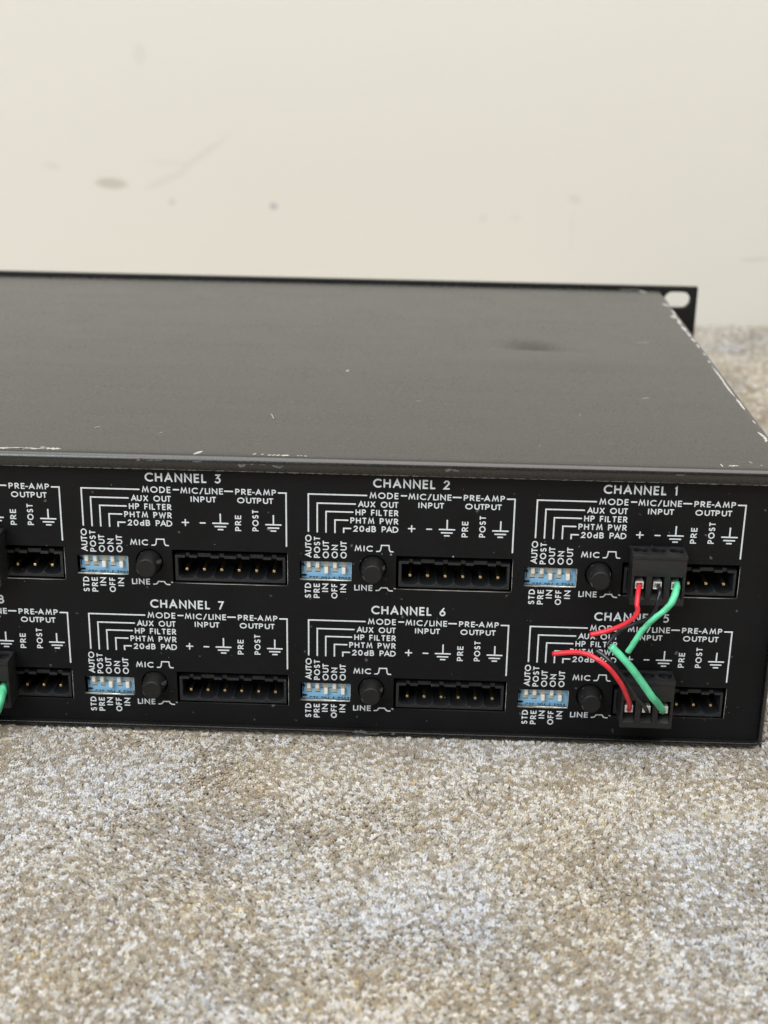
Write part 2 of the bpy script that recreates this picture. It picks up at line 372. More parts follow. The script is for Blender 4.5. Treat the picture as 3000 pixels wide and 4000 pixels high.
def build_cover():
    # loops round the sleeve, from the rear edge to the inner lip: t -> (y, inset) for sides and for the top bend
    def arc(y_end, r, n): return [(y_end + r - r * math.sin(a), r * (1 - math.cos(a))) for a in [math.pi / 2 * i / n for i in range(n + 1)]]
    ys = sorted(set([round(v, 2) for v in list(np.linspace(YB, 165, 20)) + list(np.linspace(165, 118, 130)) + list(np.linspace(118, 2, 26))]), reverse=True)
    side = [(y, 0) for y in ys] + arc(-2.3, 1.2, 8) + [(-2.3, 1.36), (-2.2, 1.42), (.15, 1.42)]
    top = [(y, 0) for y in ys] + arc(-2.3, 2.0, 8) + [(-2.3, 4.1), (-2.22, 4.28), (.15, 4.28)]
    xs = list(np.linspace(X0 + 3, -100, 30)) + list(np.linspace(-100, 15, 110))[1:] + list(np.linspace(15, X1 - 2.6, 6))[1:]
    R = 2.6; Rt = 1.0; na = 7
    verts, rows = [], []
    r_ = random.Random(3)
    for (sy, si), (ty, ti) in zip(side, top):
        ring = []
        def put(x, z, w): ring.append((x, sy * (1 - w) + ty * w, z))
        zt = ZT - ti; zb = ZB + si; xl = X0 + si; xr = X1 - si
        for x in xs:
            x_ = min(max(x, xl + Rt), xr - Rt)
            z = zt
            if ty > 3:
                dx = (x_ + 33) / 9.0; yc = 133.5 - 1.6 * dx * dx * .6 + (-2.5) * dx * .5
                d = ty - yc
                f = math.exp(-(d / 9) ** 2) if d > 0 else math.exp(-(d / .85) ** 2)
                z -= 1.7 * math.exp(-dx * dx) * f
                z += .35 * math.exp(-((x_ + 25) / 30) ** 2 - ((ty - 120) / 16) ** 2)
                z += .04 * math.sin(x_ * .021 + 1.0) * math.sin(ty * .017 + .4)
            put(x_, z, 1)
        for i in range(1, na):                                   # top right corner
            a = math.pi / 2 * i / na; put(xr - Rt + Rt * math.sin(a), zt - Rt + Rt * math.cos(a), 1 - i / na)
        for z in np.linspace(zt - Rt, zb + R, 12): put(xr, z, 0)
        rr = max(R - si, .9)
        for i in range(1, na):
            a = math.pi / 2 * i / na; put(xr - rr + rr * math.cos(a), zb + rr - rr * math.sin(a), 0)
        for x in np.linspace(xr - rr, xl + rr, 30): put(x, zb, 0)
        for i in range(1, na):
            a = math.pi / 2 * i / na; put(xl + rr - rr * math.sin(a), zb + rr - rr * math.cos(a), 0)
        for z in np.linspace(zb + rr, zt - Rt, 12): put(xl, z, 0)
        for i in range(1, na):
            a = math.pi / 2 * i / na; put(xl + Rt - Rt * math.cos(a), zt - Rt + Rt * math.sin(a), i / na)
        rows.append(ring)
    n = len(rows[0]); f = []
    for ring in rows: verts += [V(*p) for p in ring]
    for k in range(len(rows) - 1):
        for i in range(n):
            j = (i + 1) % n; f.append((k * n + i, k * n + j, (k + 1) * n + j, (k + 1) * n + i))
    me = pymesh('cover', verts, f)
    bm = bmesh.new(); bm.from_mesh(me); bmesh.ops.recalc_face_normals(bm, faces=bm.faces)
    bm.normal_update()
    up = [q for q in bm.faces if abs(q.calc_center_median().z - (ZT + ZO) * MM) < 2e-4]
    if up and sum(q.normal.z for q in up) < 0: bmesh.ops.reverse_faces(bm, faces=bm.faces)
    bm.to_mesh(me); bm.free()
    o = link('cover', me, M_COVER, smooth=True); under(o)
    return o
cover = build_cover()

def flake(mb, pts, width, jag, seed, place, m=0):
    """an irregular worn patch along a path, mapped by place(x, y) onto the metal"""
    r_ = random.Random(seed); P = catmull([(x, y, 0) for x, y in pts], 10); A, B = [], []
    for i, p in enumerate(P):
        t = (P[min(i + 1, len(P) - 1)] - P[max(i - 1, 0)]).normalized(); nrm = Vector((-t.y, t.x, 0))
        e = min(1, 4 * min(i, len(P) - 1 - i) / max(1, len(P) - 1) + .08)
        A.append(p + nrm * width * e * (1 + r_.uniform(-jag, jag)) * .5 + t * r_.uniform(-.2, .2) * width); B.append(p - nrm * width * e * (1 + r_.uniform(-jag, jag)) * .5)
    for i in range(len(P) - 1):
        mb.quad([place(q.x, q.y) for q in (A[i], A[i + 1], B[i + 1], B[i])], m)
def on_top(x, y):
    if x > 25: x -= .55
    if y > -.3: return (x, y, ZT + ZO + .045)
    a = min(1.0, (-.3 - y) / 2.0); return (x, -.3 - 2.05 * a, ZT + ZO - 2 + 2.05 * math.sqrt(max(0, 1 - a * a)))
def build_wear():
    mb = MB()
    E = [([(-196, .15), (-191.7, .3), (-187.5, .75), (-183, .55), (-178.8, .9)], 1.15, .55), ([(-179, .9), (-177.5, 1.1), (-174.4, 1.05)], 1.3, .8), ([(-181, 2.0), (-179, 2.2)], .7, .5),
         ([(-191.5, .4), (-186, .5), (-182, 0.2)], .6, .6),
         ([(-136.6, -.7), (-135.5, 1.0), (-134.6, 2.5)], 1.1, .35), ([(-120.2, .4), (-119.1, 1.5)], .6, .3), ([(-117.8, .5), (-117, 1.3)], .5, .3),
         ([(-115.8, -.1), (-115.0, .9)], .7, .4), ([(-114.6, -.1), (-113.8, .9)], .7, .4), ([(-113.3, 0), (-112.5, 1)], .8, .4), ([(-112.3, .2), (-109.6, .6)], .9, .6),
         ([(-107.6, .3), (-107, .8)], .5, .3), ([(-106.6, .2), (-106.2, .7)], .5, .3), ([(-105.6, .3), (-104.8, .5)], .6, .3),
         ([(28.5, 222.5), (29.4, 220), (30.2, 217)], 1.9, .5), ([(28.6, 199.5), (29.2, 196), (29.9, 193)], 1.7, .6),
         ([(30.1, 210), (30.2, 203), (29.9, 196)], .8, .5), ([(30.2, 194), (29.5, 181)], 1.0, .6), ([(29.5, 180), (29.7, 170)], 1.3, .7), ([(29.8, 170), (30, 160.5)], 1.1, .7),
         ([(30.0, 159), (30.2, 151.5)], .9, .7), ([(30.2, 149.5), (30.2, 142.5)], .6, .6), ([(30.2, 135), (30.4, 131)], .6, .6), ([(30.1, 124), (30, 119.7)], .55, .5),
         ([(29.85, 116.4), (29.95, 102), (29.8, 85), (30, 73.6)], .62, .3), ([(30, 73.5), (30.1, 66), (30.05, 58.8)], .75, .5),
         ([(29.0, 35.5), (29.6, 32), (29.9, 28), (29.1, 24.8)], .9, .5), ([(30.1, 48), (30.3, 44)], .4, .4), ([(30.2, 14), (30.3, 8)], .5, .6),
         ([(21.3, 250.4), (22.8, 248.5), (24.2, 245)], 1.2, .6), ([(12.5, 251.5), (22, 252)], .5, .5),
         ([(13, 1.3), (14.6, 1.6), (16.2, 1.8)], .8, .6), ([(11.3, 3.2), (11.35, 1.6), (11.4, .3)], .4, .4), ([(19.8, 6), (20.5, 4.2)], .3, .3), ([(22.5, 3), (22.7, 2)], .3, .3),
         ([(-99.4, 95.3), (-98.4, 97.8)], .8, .4), ([(-23.9, 49), (-23.5, 48.8)], .6, .3), ([(5.8, 148.5), (9, 149.6), (12.5, 150.9)], .35, .4),
         ([(-170, 22), (-168.5, 24)], .3, .3), ([(-150, 19), (-149, 19.5)], .3, .3), ([(-118, 36), (-119.5, 42)], .25, .4), ([(-60, 130), (-52, 133)], .25, .4), ([(-2, 70), (1, 71)], .3, .4), ([(-75, 60), (-73, 60.6)], .25, .4)]
    for i, (p, w, j) in enumerate(E): flake(mb, p, w, j, i, on_top)
    r_ = random.Random(5)
    for k in range(36):                                        # specks of dust and tiny chips
        x, y = r_.uniform(-200, 29), r_.uniform(2, 245); s = r_.uniform(.15, .42); flake(mb, [(x, y), (x + s, y + r_.uniform(-.3, .5) * s), ], s * .8, .4, k, on_top)
    o = link('worn_paint', mb.mesh('worn_paint'), M_CHIP, cover)
    o.location = (0, 0, 0); 
    o['label'] = 'bright bare metal scratches and chipped edges on the cover'
    # grey rubs on the rear lip and the worn bright lower edge of the lip
    mg = MB(); fl = lambda x, z: (x, -2.36, z + ZO)
    for i, (p, w) in enumerate([([(-124, 18.7), (-123, 18.3), (-121.5, 18.8)], .7), ([(-120.6, 18.8), (-119.4, 18.9)], .25), ([(-118, 18.9), (-116.2, 18.85)], .2), ([(-114.5, 18.8), (-112.5, 18.2), (-111, 18.6)], .6), ([(-152.6, 19.0), (-151, 19.8)], .6), ([(-147.5, 19.3), (-145, 19.5)], .4),
                                ([(-150, 19.2), (-147, 19.4)], .3), ([(-66, 18.5), (-64, 18.9)], .7), ([(-64, 18.8), (-62, 18.4)], .5), ([(-137, 19.2), (-134, 19.3)], .3), ([(-2, 19), (1, 19.1)], .3)]):
        flake(mg, p, w, .5, 50 + i, fl)
    x = X0 + 4
    while x < X1 - 5:
        L = r_.uniform(1.5, 6); flake(mg, [(x, 16.66), (x + L * .5, 16.66 + r_.uniform(-.02, .03)), (x + L, 16.66)], r_.uniform(.12, .3), .5, int(x * 7), fl); x += L * r_.uniform(.8, 1.1)
    o = link('scuffed_lip', mg.mesh('scuffed_lip'), M_CHIPG, cover); o['label'] = 'grey rubbed marks along the rear lip of the cover'
    # scuffs on the lower rim, a part each
    fb = lambda x, z: (x, -2.37, z + ZO)
    for i, (p, w) in enumerate([([(-91, -65.0), (-89, -64.6), (-86.5, -64.9)], .9), ([(-88, -65.3), (-83, -65.1)], .5), ([(-79.5, -65.2), (-78.3, -64.7)], .7)]):
        mr = MB(); flake(mr, p, w, .6, 90 + i, fb); link('rim_scuff', mr.mesh('rim_scuff'), M_CHIPG, cover)
build_wear()

# rear panel with its openings
SW = (-42.1, -27.2, -16.65, -10.85); SK = (-14.25, 19.2, -18.8, -8.48); BT = (-20.9, -12.45, 3.98)
def build_rear_panel():
    sp = [rect(X0 + 1.45, X1 - 1.48, -64.5, 16.4)]
    for ch, c, r in CHANNELS:
        dx, dz = c * PITCH, -r * ROWS
        sp.append([(a + dx, b + dz) for a, b in rect(*SW)]); sp.append([(a + dx, b + dz) for a, b in rect(*SK)])
        sp.append(circ(BT[0] + dx, BT[1] + dz, BT[2], 48))
    me = plate('rear_panel', sp, 1.4, lambda a, b, t: (a, t, b + ZO))
    o = link('rear_panel', me, [M_PANEL, M_ALU])
    for p in me.polygons:
        if abs(p.normal.y) < .5:
            c = p.center
            for ch, cc, r in CHANNELS:
                u, v = c.x / MM - cc * PITCH, c.z / MM - ZO + r * ROWS
                if SW[0] - .3 < u < SW[1] + .3 and SW[2] - .3 < v < SW[3] + .3 and (p.normal.z > .5 or p.normal.x < -.5): p.material_index = 1
    under(o)
    # bright chipped edges round the openings
    mb = MB(); r_ = random.Random(9)
    for ch, c, r in CHANNELS:
        dx, dz = c * PITCH, -r * ROWS; pl = lambda x, z, dx=dx, dz=dz: (x + dx, -.03, z + dz + ZO)
        flake(mb, [(SW[0], SW[2] - .06), (-35, SW[2] - .07), (SW[1], SW[2] - .06)], .22, .5, ch, pl)
        flake(mb, [(SW[1] + .06, SW[2]), (SW[1] + .07, -12), (SW[1] + .06, SW[3])], .14, .5, ch + 10, pl)
        if ch in (1, 2, 3, 4): flake(mb, [(SK[0] + .5, SK[2] - .06), (2, SK[2] - .07), (SK[1], SK[2] - .06)], .15, .5, ch + 20, pl)
        flake(mb, [(SK[1] + .06, SK[2]), (SK[1] + .06, -14), (SK[1] + .06, SK[3])], .1, .6, ch + 30, pl)
        flake(mb, [(SK[0] - .6, SK[2] + .2), (SK[0] + .1, SK[2] - .1)], .35, .6, ch + 60, pl)
    if True:
        for k in range(70):
            x, z = r_.uniform(-200, 28), r_.uniform(-63, 15); s = r_.uniform(.08, .2)
            flake(mb, [(x, z), (x + s, z + s * r_.uniform(-.6, .6))], s, .4, k + 200, lambda a, b: (a, -.03, b + ZO))
        for x, z, s in [(3.0, -7.2, .35), (-80.9, -8.1, .6), (-83.4, -8.0, .3), (-63.0, -8.2, .5)]: flake(mb, [(x, z), (x + s, z)], s * .8, .4, int(s * 99), lambda a, b: (a, -.03, b + ZO))
    e = link('chipped_edge', mb.mesh('chipped_edge'), M_CHIP, o)
    return o
rear = build_rear_panel()
mb = MB(); mb.box(X0 + 3, X1 - 3, 24, 26, -63, 15)  # near-black sheet closing the view behind the openings
under(link('inner_backing', mb.mesh('inner_backing'), M_DARK)); bpy.data.objects['inner_backing'].location += Vector((0, 0, ZO * MM))

# front rack plate with its slotted ears (seen from behind)
XE1, XE0 = 48.2, 48.2 - 482.6
sp = [rect(XE0, XE1, -65.9, 22.2)]
for ex in (39.4, XE1 + XE0 - 39.4):
    for ez in (16.3, -60.0): sp.append(stadium(ex, ez, 11.6, 7.2))
me = plate('front_panel', sp, 3.2, lambda a, b, t: (a, YB + .1 + t, b + ZO))
o = under(link('front_panel', me, M_RACK)); bevel(o, .25, 2)

# ------------------------------------------------------------------ silk-screened lettering
def arcp(cx, cy, rx, ry, a0, a1, n=14): return [(cx + rx * math.cos(math.radians(a0 + (a1 - a0) * i / n)), cy + ry * math.sin(math.radians(a0 + (a1 - a0) * i / n))) for i in range(n + 1)]
G = {   # glyph: (advance width, strokes) in units of cap height
 'A': (.80, [[(.0, 0), (.40, 1), (.80, 0)], [(.15, .32), (.65, .32)]]),
 'B': (.54, [[(0, 0), (0, 1), (.25, 1)] + arcp(.25, .76, .24, .24, 90, -90)[1:] + [(.02, .52)], [(.25, .52)] + arcp(.27, .26, .27, .26, 90, -90)[1:] + [(0, 0)]]),
 'C': (.78, [arcp(.50, .5, .50, .5, 52, 308, 22)]),
 'D': (.74, [[(0, 0), (0, 1), (.26, 1)] + arcp(.26, .5, .48, .5, 90, -90, 18)[1:] + [(0, 0)]]),
 'E': (.46, [[(.46, 1), (0, 1), (0, 0), (.46, 0)], [(.02, .52), (.42, .52)]]),
 'F': (.44, [[(.44, 1), (0, 1), (0, 0)], [(.02, .50), (.40, .50)]]),
 'H': (.66, [[(0, 0), (0, 1)], [(.66, 0), (.66, 1)], [(.02, .52), (.64, .52)]]),
 'I': (.0, [[(0, 0), (0, 1)]]),
 'L': (.42, [[(0, 1), (0, 0), (.42, 0)]]),
 'M': (.90, [[(0, 0), (.16, 1), (.45, .16), (.74, 1), (.90, 0)]]),
 'N': (.70, [[(0, 0), (0, 1), (.70, 0), (.70, 1)]]),
 'O': (.98, [arcp(.49, .5, .49, .5, 90, 450, 28)]),
 'P': (.52, [[(0, 0), (0, 1), (.26, 1)] + arcp(.26, .73, .26, .27, 90, -90)[1:] + [(.02, .46)]]),
 'R': (.56, [[(0, 0), (0, 1), (.25, 1)] + arcp(.25, .74, .26, .26, 90, -90)[1:] + [(.02, .48)], [(.20, .46), (.56, 0)]]),
 'S': (.50, [arcp(.26, .75, .22, .25, 35, 262, 12) + arcp(.25, .26, .25, .26, 80, -145, 12)[1:]]),
 'T': (.56, [[(0, 1), (.56, 1)], [(.28, .98), (.28, 0)]]),
 'U': (.64, [[(0, 1), (0, .32)] + arcp(.32, .32, .32, .32, 180, 360, 14)[1:] + [(.64, 1)]]),
 'W': (1.06, [[(0, 1), (.27, 0), (.53, .86), (.79, 0), (1.06, 1)]]),
 'X': (.66, [[(0, 0), (.64, 1)], [(.02, 1), (.66, 0)]]),
 'd': (.52, [arcp(.25, .28, .25, .28, 0, 360, 20), [(.52, 1), (.52, 0)]]),
 '/': (.42, [[(0, -.08), (.42, 1.05)]]), '-': (.30, [[(0, .42), (.30, .42)]]), ' ': (.42, []),
 '0': (.60, [arcp(.30, .5, .30, .5, 90, 450, 24)]), '1': (.16, [[(0, .86), (.16, 1), (.16, 0)]]),
 '2': (.54, [arcp(.27, .72, .26, .28, 165, -20, 12) + [(.0, 0), (.56, 0)]]),
 '3': (.50, [[(.04, 1), (.46, 1), (.20, .60)] + arcp(.22, .31, .28, .31, 80, -140, 14)]),
 '4': (.60, [[(.46, 0), (.46, 1), (0, .28), (.60, .28)]]),
 '5': (.50, [[(.46, 1), (.14, 1), (.08, .60)] + arcp(.21, .32, .28, .32, 110, -130, 14)]),
 '6': (.54, [[(.42, 1), (.06, .44)], arcp(.27, .29, .27, .29, 90, 450, 22)]),
 '7': (.52, [[(0, 1), (.52, 1), (.14, 0)]]),
 '8': (.52, [arcp(.26, .76, .21, .24, 90, 450, 20), arcp(.26, .26, .26, .26, 90, 450, 20)])}
class Ink:
    def __init__(s): s.v, s.f, s.k = [], [], 0
    def stroke(s, pts, w, place, closed=False):
        P = [Vector((a, b)) for a, b in pts]
        if (P[0] - P[-1]).length < 1e-4 and len(P) > 3: closed = True; P = P[:-1]
        n = len(P); b0 = len(s.v); hw = w / 2; s.k += 1; H = .045 + .004 * (s.k % 4)
        if not closed:
            P[0] = P[0]; P[-1] = P[-1]
        def nrm(i):
            if closed: a, b = P[i - 1], P[(i + 1) % n]
            else: a, b = P[max(i - 1, 0)], P[min(i + 1, n - 1)]
            d1 = (P[i] - a).normalized() if (P[i] - a).length > 1e-9 else None; d2 = (b - P[i]).normalized() if (b - P[i]).length > 1e-9 else None
            if d1 is None: d1 = d2
            if d2 is None: d2 = d1
            t = (d1 + d2); t = t.normalized() if t.length > 1e-6 else d1
            m = Vector((-t.y, t.x)); c = max(.42, m.dot(Vector((-d1.y, d1.x)))); return m / c, t
        for i in range(n):
            m, t = nrm(i)
            for off, h in ((hw, .006), (hw * .6, H), (-hw * .6, H), (-hw, .006)):
                q = P[i] + m * off; s.v.append(place(q.x, q.y, h))
        for i in range(n if closed else n - 1):
            j = (i + 1) % n
            for q in range(3): s.f.append((b0 + i * 4 + q, b0 + i * 4 + q + 1, b0 + j * 4 + q + 1, b0 + j * 4 + q))
        if not closed:
            for i, sg in ((0, -1), (n - 1, 1)):                # rounded ends
                m, t = nrm(i); m = m.normalized(); c = len(s.v); K = 6
                s.v.append(place(P[i].x, P[i].y, H + .001))
                for k in range(K + 1):
                    a = math.pi * k / K; q = P[i] + m * math.cos(a) * hw + t * sg * math.sin(a) * hw * .8
                    s.v.append(place(q.x, q.y, .006))
                for k in range(K): s.f.append((c, c + 1 + k, c + 2 + k))
    def text(s, txt, u0, u1, base, cap, w, place, vert=False):
        """fit txt between u0 and u1 (outer ink edges); cap = outer cap height"""
        h = cap - w; gap = .20 * h + w
        tot = sum(G[c][0] for c in txt) * h; ng = len(txt) - 1; span = (u1 - u0) - w
        gaps = [gap * (.55 if (a + b) in ('TP', 'AU', 'UT', 'TO', 'PA', 'LI', 'AD', '-A', 'E-') else (.8 if ' ' in (a, b) else 1)) for a, b in zip(txt, txt[1:])]
        f = span / (tot + sum(gaps)); x = u0 + w / 2
        for i, c in enumerate(txt):
            for st in G[c][1]:
                s.stroke([(x + a * h * f, base + w / 2 + b * h) for a, b in st], w, place)
            x += G[c][0] * h * f + (gaps[i] * f if i < ng else 0)
    def mesh(s, name):
        me = pymesh(name, [(x * MM, y * MM, z * MM) for x, y, z in s.v], s.f)
        bm = bmesh.new(); bm.from_mesh(me); bm.normal_update()
        bad = [q for q in bm.faces if q.normal.y > 0]; bmesh.ops.reverse_faces(bm, faces=bad); bm.to_mesh(me); bm.free(); return me
def flat(u, v, h): return (u, -h, v)
def vertical(right_edge):                                       # reads upwards: along -> v, up -> towards -u
    return lambda a, b, h: (right_edge - b, -h, a)
def label_ink():
    k = Ink(); w = .345; L = .43
    for txt, u0, u1, b, c in [('MODE', -22.15, -13.9, 8.78, 1.9), ('AUX OUT', -25.4, -13.9, 6.1, 1.85), ('HP FILTER', -26.1, -13.85, 3.6, 1.85), ('PHTM PWR', -27.55, -13.85, 1.08, 1.85), ('20dB PAD', -26.65, -13.8, -1.4, 1.85),
                              ('MIC/LINE', -11.15, 1.08, 8.78, 1.85), ('INPUT', -8.3, -.95, 6.28, 1.75), ('PRE-AMP', 4.5, 16.15, 8.85, 1.8), ('OUTPUT', 5.0, 15.35, 6.3, 1.75),
                              ('MIC', -26.25, -21.05, -7.42, 1.85), ('LINE', -26.25, -20.9, -19.68, 1.85)]:
        k.text(txt, u0, u1, b, c, w, flat)
    for txt, v0, v1, re in [('PRE', -2.2, 2.65, 6.08), ('POST', -2.1, 4.45, 11.05), ('AUTO', -9.75, -2.72, -38.65), ('POST', -9.82, -3.18, -36.15), ('OUT', -9.85, -4.38, -33.62), ('ON', -9.78, -5.62, -31.05), ('OUT', -9.78, -4.38, -28.5),
                            ('STD', -22.45, -17.7, -38.8), ('PRE', -22.4, -17.78, -36.25), ('IN', -20.42, -17.78, -33.8), ('OFF', -22.4, -17.76, -31.1), ('IN', -20.42, -17.78, -28.55)]:
        k.text(txt, v0, v1, 0, 1.82, w, vertical(re))
    for pts in ([(-22.95, 9.67), (-39.54, 9.67), (-39.54, -1.7)], [(-26.15, 6.99), (-37.0, 6.99), (-37.0, -1.8)], [(-26.85, 4.52), (-34.49, 4.52), (-34.49, -1.82)], [(-28.25, 2.01), (-31.93, 2.01), (-31.93, -1.85)], [(-27.4, -.47), (-29.43, -.47), (-29.43, -1.75)],
                [(-13.15, 9.86), (-11.65, 9.88)], [(1.5, 9.81), (3.75, 9.81)], [(16.8, 9.72), (18.98, 9.72), (18.98, -6.5)]): k.stroke(pts, L, flat)
    for pts in ([(-10.95, 0), (-9.1, 0)], [(-10.02, -.95), (-10.02, .92)], [(-5.75, -.02), (-4.3, -.02)]): k.stroke(pts, .4, flat)
    for gx in (0.05, 15.27):
        for pts in ([(gx - 2.2, 0), (gx + 2.2, 0)], [(gx + .02, .1), (gx + .02, 2.85)], [(gx - 1.55, -1.0), (gx + 1.55, -1.0)], [(gx - .65, -1.9), (gx + .7, -1.9)]): k.stroke(pts, .42, flat)
    k.stroke([(-19.95, -7.3), (-19.1, -7.25), (-18.75, -6.8), (-18.55, -5.38), (-16.4, -5.38), (-16.25, -6.8), (-15.95, -7.25), (-15.15, -7.3)], .36, flat)
    k.stroke([(-19.95, -19.5), (-19.2, -19.45), (-18.85, -19.2), (-18.5, -18.6), (-16.75, -18.6), (-16.4, -19.2), (-16.0, -19.48), (-15.15, -19.52)], .36, flat)
    return k.mesh('panel_lettering')
LM = label_ink(); LM.materials.append(M_INK)
for ch, c, r in CHANNELS:
    o = bpy.data.objects.new('panel_lettering', LM); COL.objects.link(o); o.location = org(c, r); o.location = Vector(o.location) - UI - Vector(rear.location); o.parent = rear
    k = Ink(); k.text('CHANNEL', -21.2, -3.55, 12.1, 2.72, .5, flat)
    d = str(ch); wd = {'1': .75}.get(d, 1.75); k.text(d, -1.3, -1.3 + wd, 12.1, 2.72, .46, flat)
    o = link('channel_title', k.mesh('channel_title'), M_INK, rear); o.location = Vector(org(c, r)) - UI - Vector(rear.location)
    o['label'] = 'white printed title reading CHANNEL ' + d

# ------------------------------------------------------------------ switches, buttons, sockets
def part(name, me, mat, loc, parent=None, smooth=False):
    o = link(name, me, mat, smooth=smooth); o.location = loc
    if parent is None: under(o)
    else: o.parent = parent
    return o
def slider_mesh():
    mb = MB(); mb.box(-.56, .56, 1.0, 2.6, -1.0, 1.0); return mb.mesh('slider')
UPS = (1, 1, 0, 1, 0)
def build_switch():
    mb = MB(); mb.box(-41.75, -26.6, 2.55, 9, -18.4, -8.6, 0)
    for i in range(5):
        x = -39.57 + 2.54 * i; mb.box(x - .78, x + .78, 2.47, 2.55, -14.95, -10.6, 1)
    return mb.mesh('dip_switch')
def build_marking():
    k = Ink(); f = lambda u, v, h: (u, 2.44 - h * .3, v)
    for i in range(5):
        x = -39.57 + 2.54 * i
        if UPS[i]: k.stroke([(x - .7, -15.0), (x + .7, -15.0)], .2, f)
        if i < 4: k.stroke([(x + .95, -13.55), (x + 1.6, -13.55)], .2, f)  # plain black dash between neighbouring slots
    k.stroke([(-41.35, -14.9), (-41.35, -13.0)], .22, f); k.stroke([(-41.75, -13.3), (-41.35, -12.4), (-40.95, -13.3)], .35, f)
    k.text('ON', -12.1, -10.3, 0, 1.2, .22, lambda a, b, h: (-40.75 - b, 2.44 - h * .3, a))
    k.stroke([(-42.2, -16.2), (-40.5, -16.2)], .6, f)
    k.text('CTS 206-5 T203', -39.6, -27.6, -17.95, 1.4, .2, f)
    return k.mesh('print_and_dashes')
BTN = [(3.55, 9), (3.55, -.6), (3.5, -1.0), (2.86, -5.0), (2.72, -5.3), (2.45, -5.38)]
SWM, MKM, SLM, BTM = build_switch(), build_marking(), slider_mesh(), lathe('push_button', BTN)
SWM.materials.append(M_BLUE); SWM.materials.append(M_SLOT)
for p in BTM.polygons: p.use_smooth = len(p.vertices) == 4
def socket_mesh():
    mb = MB(); y0, y1 = .45, 10.5; xl, xr = -13.5, 18.55
    mb.box(xl, xl + .85, y0, y1, -18.3, -10.35); mb.box(xr - .75, xr, y0, y1, -18.3, -10.35)
    cuts = [(-10.55, -9.35), (-7.1, -3.1), (-.72, .72), (4.36, 5.8), (8.15, 12.15), (14.5, 15.95)]
    x = xl + .85
    for a, b in cuts + [(xr - .75, None)]:
        mb.box(x, a, y0, y1 - .2, -11.1, -10.35)
        if b: mb.box(a, b, y0 + 1.0, y1 - .2, -11.1, -9.95)
        x = b
    # floor with a scallop under each pin
    poly = [(xl + .85, -18.3), (xr - .75, -18.3), (xr - .75, -16.75)]
    for i in reversed(range(6)):
        cx = -10.16 + 5.08 * i
        for t in range(9):
            a = math.pi * t / 8; px = cx + 2.3 * math.cos(a)
            px = min(max(px, xl + .86), xr - .76); poly.append((px, -16.6 - 1.0 * math.sin(a)))
    poly.append((xl + .85, -16.75))
    mb.prism(poly, y0, y1 - .2)
    mb.box(xl + .85, xr - .75, y1 - .2, y1 + .5, -18.3, -10.35, 1)
    return mb.mesh('terminal_socket')
SKM = socket_mesh(); SKM.materials.append(M_SHROUD); SKM.materials.append(M_DARK)
mb = MB(); mb.box(-.42, .42, .75, 10, -.42, .42); PNM = mb.mesh('pin'); PNM.materials.append(M_GOLD); SLM.materials.append(M_NUB); MKM.materials.append(M_MARK); BTM.materials.append(M_BUTTON)
for ch, c, r in CHANNELS:
    P0 = org(c, r)
    s = part('dip_switch', SWM, None, P0); bevel(s, .05, 1)
    part('print_and_dashes', MKM, None, (0, 0, 0), s)
    for i in range(5):
        q = part('slider', SLM, None, ((-39.57 + 2.54 * i) * MM, 0, (-12.35 if UPS[i] else -14.15) * MM), s); bevel(q, .25, 3)
    b = part('push_button', BTM, None, (P0[0] + BT[0] * MM, 0, P0[2] + BT[1] * MM))
    b.location.y += (.3 if ch in (6, 7) else 0) * MM
    k = part('terminal_socket', SKM, None, P0); bevel(k, .08, 2)
    for i in range(6): 
        q = part('pin', PNM, None, ((-10.16 + 5.08 * i) * MM, 0, -14.75 * MM), k); bevel(q, .2, 2)

# ------------------------------------------------------------------ pluggable terminal blocks with wire ends
XL, XR = -12.72, 2.6
def plug_mesh():
    def slab(z1, z0, y0, y1, x0, x1, hr):
        return plate('slab', [rect(x0, x1, y0, y1)] + [circ(-10.16 + 5.08 * i, -4.1, hr, 28) for i in range(3)], z1 - z0, lambda a, b, t: (a, b, z1 - t))
    bm = bmesh.new()
    for me in (slab(-2.9, -4.15, -8.25, -.9, XL, XR, 2.05), slab(-4.16, -9.4, -7.95, -.6, XL + .1, XR - .1, 2.0)):
        bm.from_mesh(me); bpy.data.meshes.remove(me)
    mb = MB()
    comb = [(XL + .1, -18.2), (XR - .1, -18.2), (XR - .1, -9.41)]
    for i in reversed(range(3)):
        cx = -10.16 + 5.08 * i; comb += [(cx + 1.75, -9.41), (cx + 1.75, -16.5), (cx - 1.75, -16.5), (cx - 1.75, -9.41)]
    comb.append((XL + .1, -9.41))
    mb.prism(comb, -7.95, -3.0)
    mb.box(XL + .1, XR - .1, -2.99, -.6, -18.2, -9.41)                    # back wall behind the wire wells
    mb.box(XL + .5, XR - .5, -.59, 8.5, -16.4, -11.3)                     # part that pushes into the socket
    for i in range(3):
        cx = -10.16 + 5.08 * i
        mb.prism([(-7.9, -16.49), (-3.02, -16.49), (-3.02, -14.2), (-4.6, -14.6)], cx - 1.72, cx + 1.72, axis='x')
    m2 = mb.mesh('tmp'); bm.from_mesh(m2); bpy.data.meshes.remove(m2)
    me = bpy.data.meshes.new('terminal_plug'); bm.to_mesh(me); bm.free(); me.materials.append(M_PLUG)
    return me
PGM = plug_mesh()
mb = MB(); 
for a in ((-1.2, 1.2, -7.2, -3.1, -11.75, -11.4), (-1.2, 1.2, -7.2, -3.1, -13.55, -13.2), (-1.2, -.85, -7.2, -3.1, -13.19, -11.76), (.85, 1.2, -7.2, -3.1, -13.19, -11.76), (-.85, .85, -6.3, -3.1, -13.19, -11.76)): mb.box(*a)
CLM = mb.mesh('clamp'); CLM.materials.append(M_CLAMP)
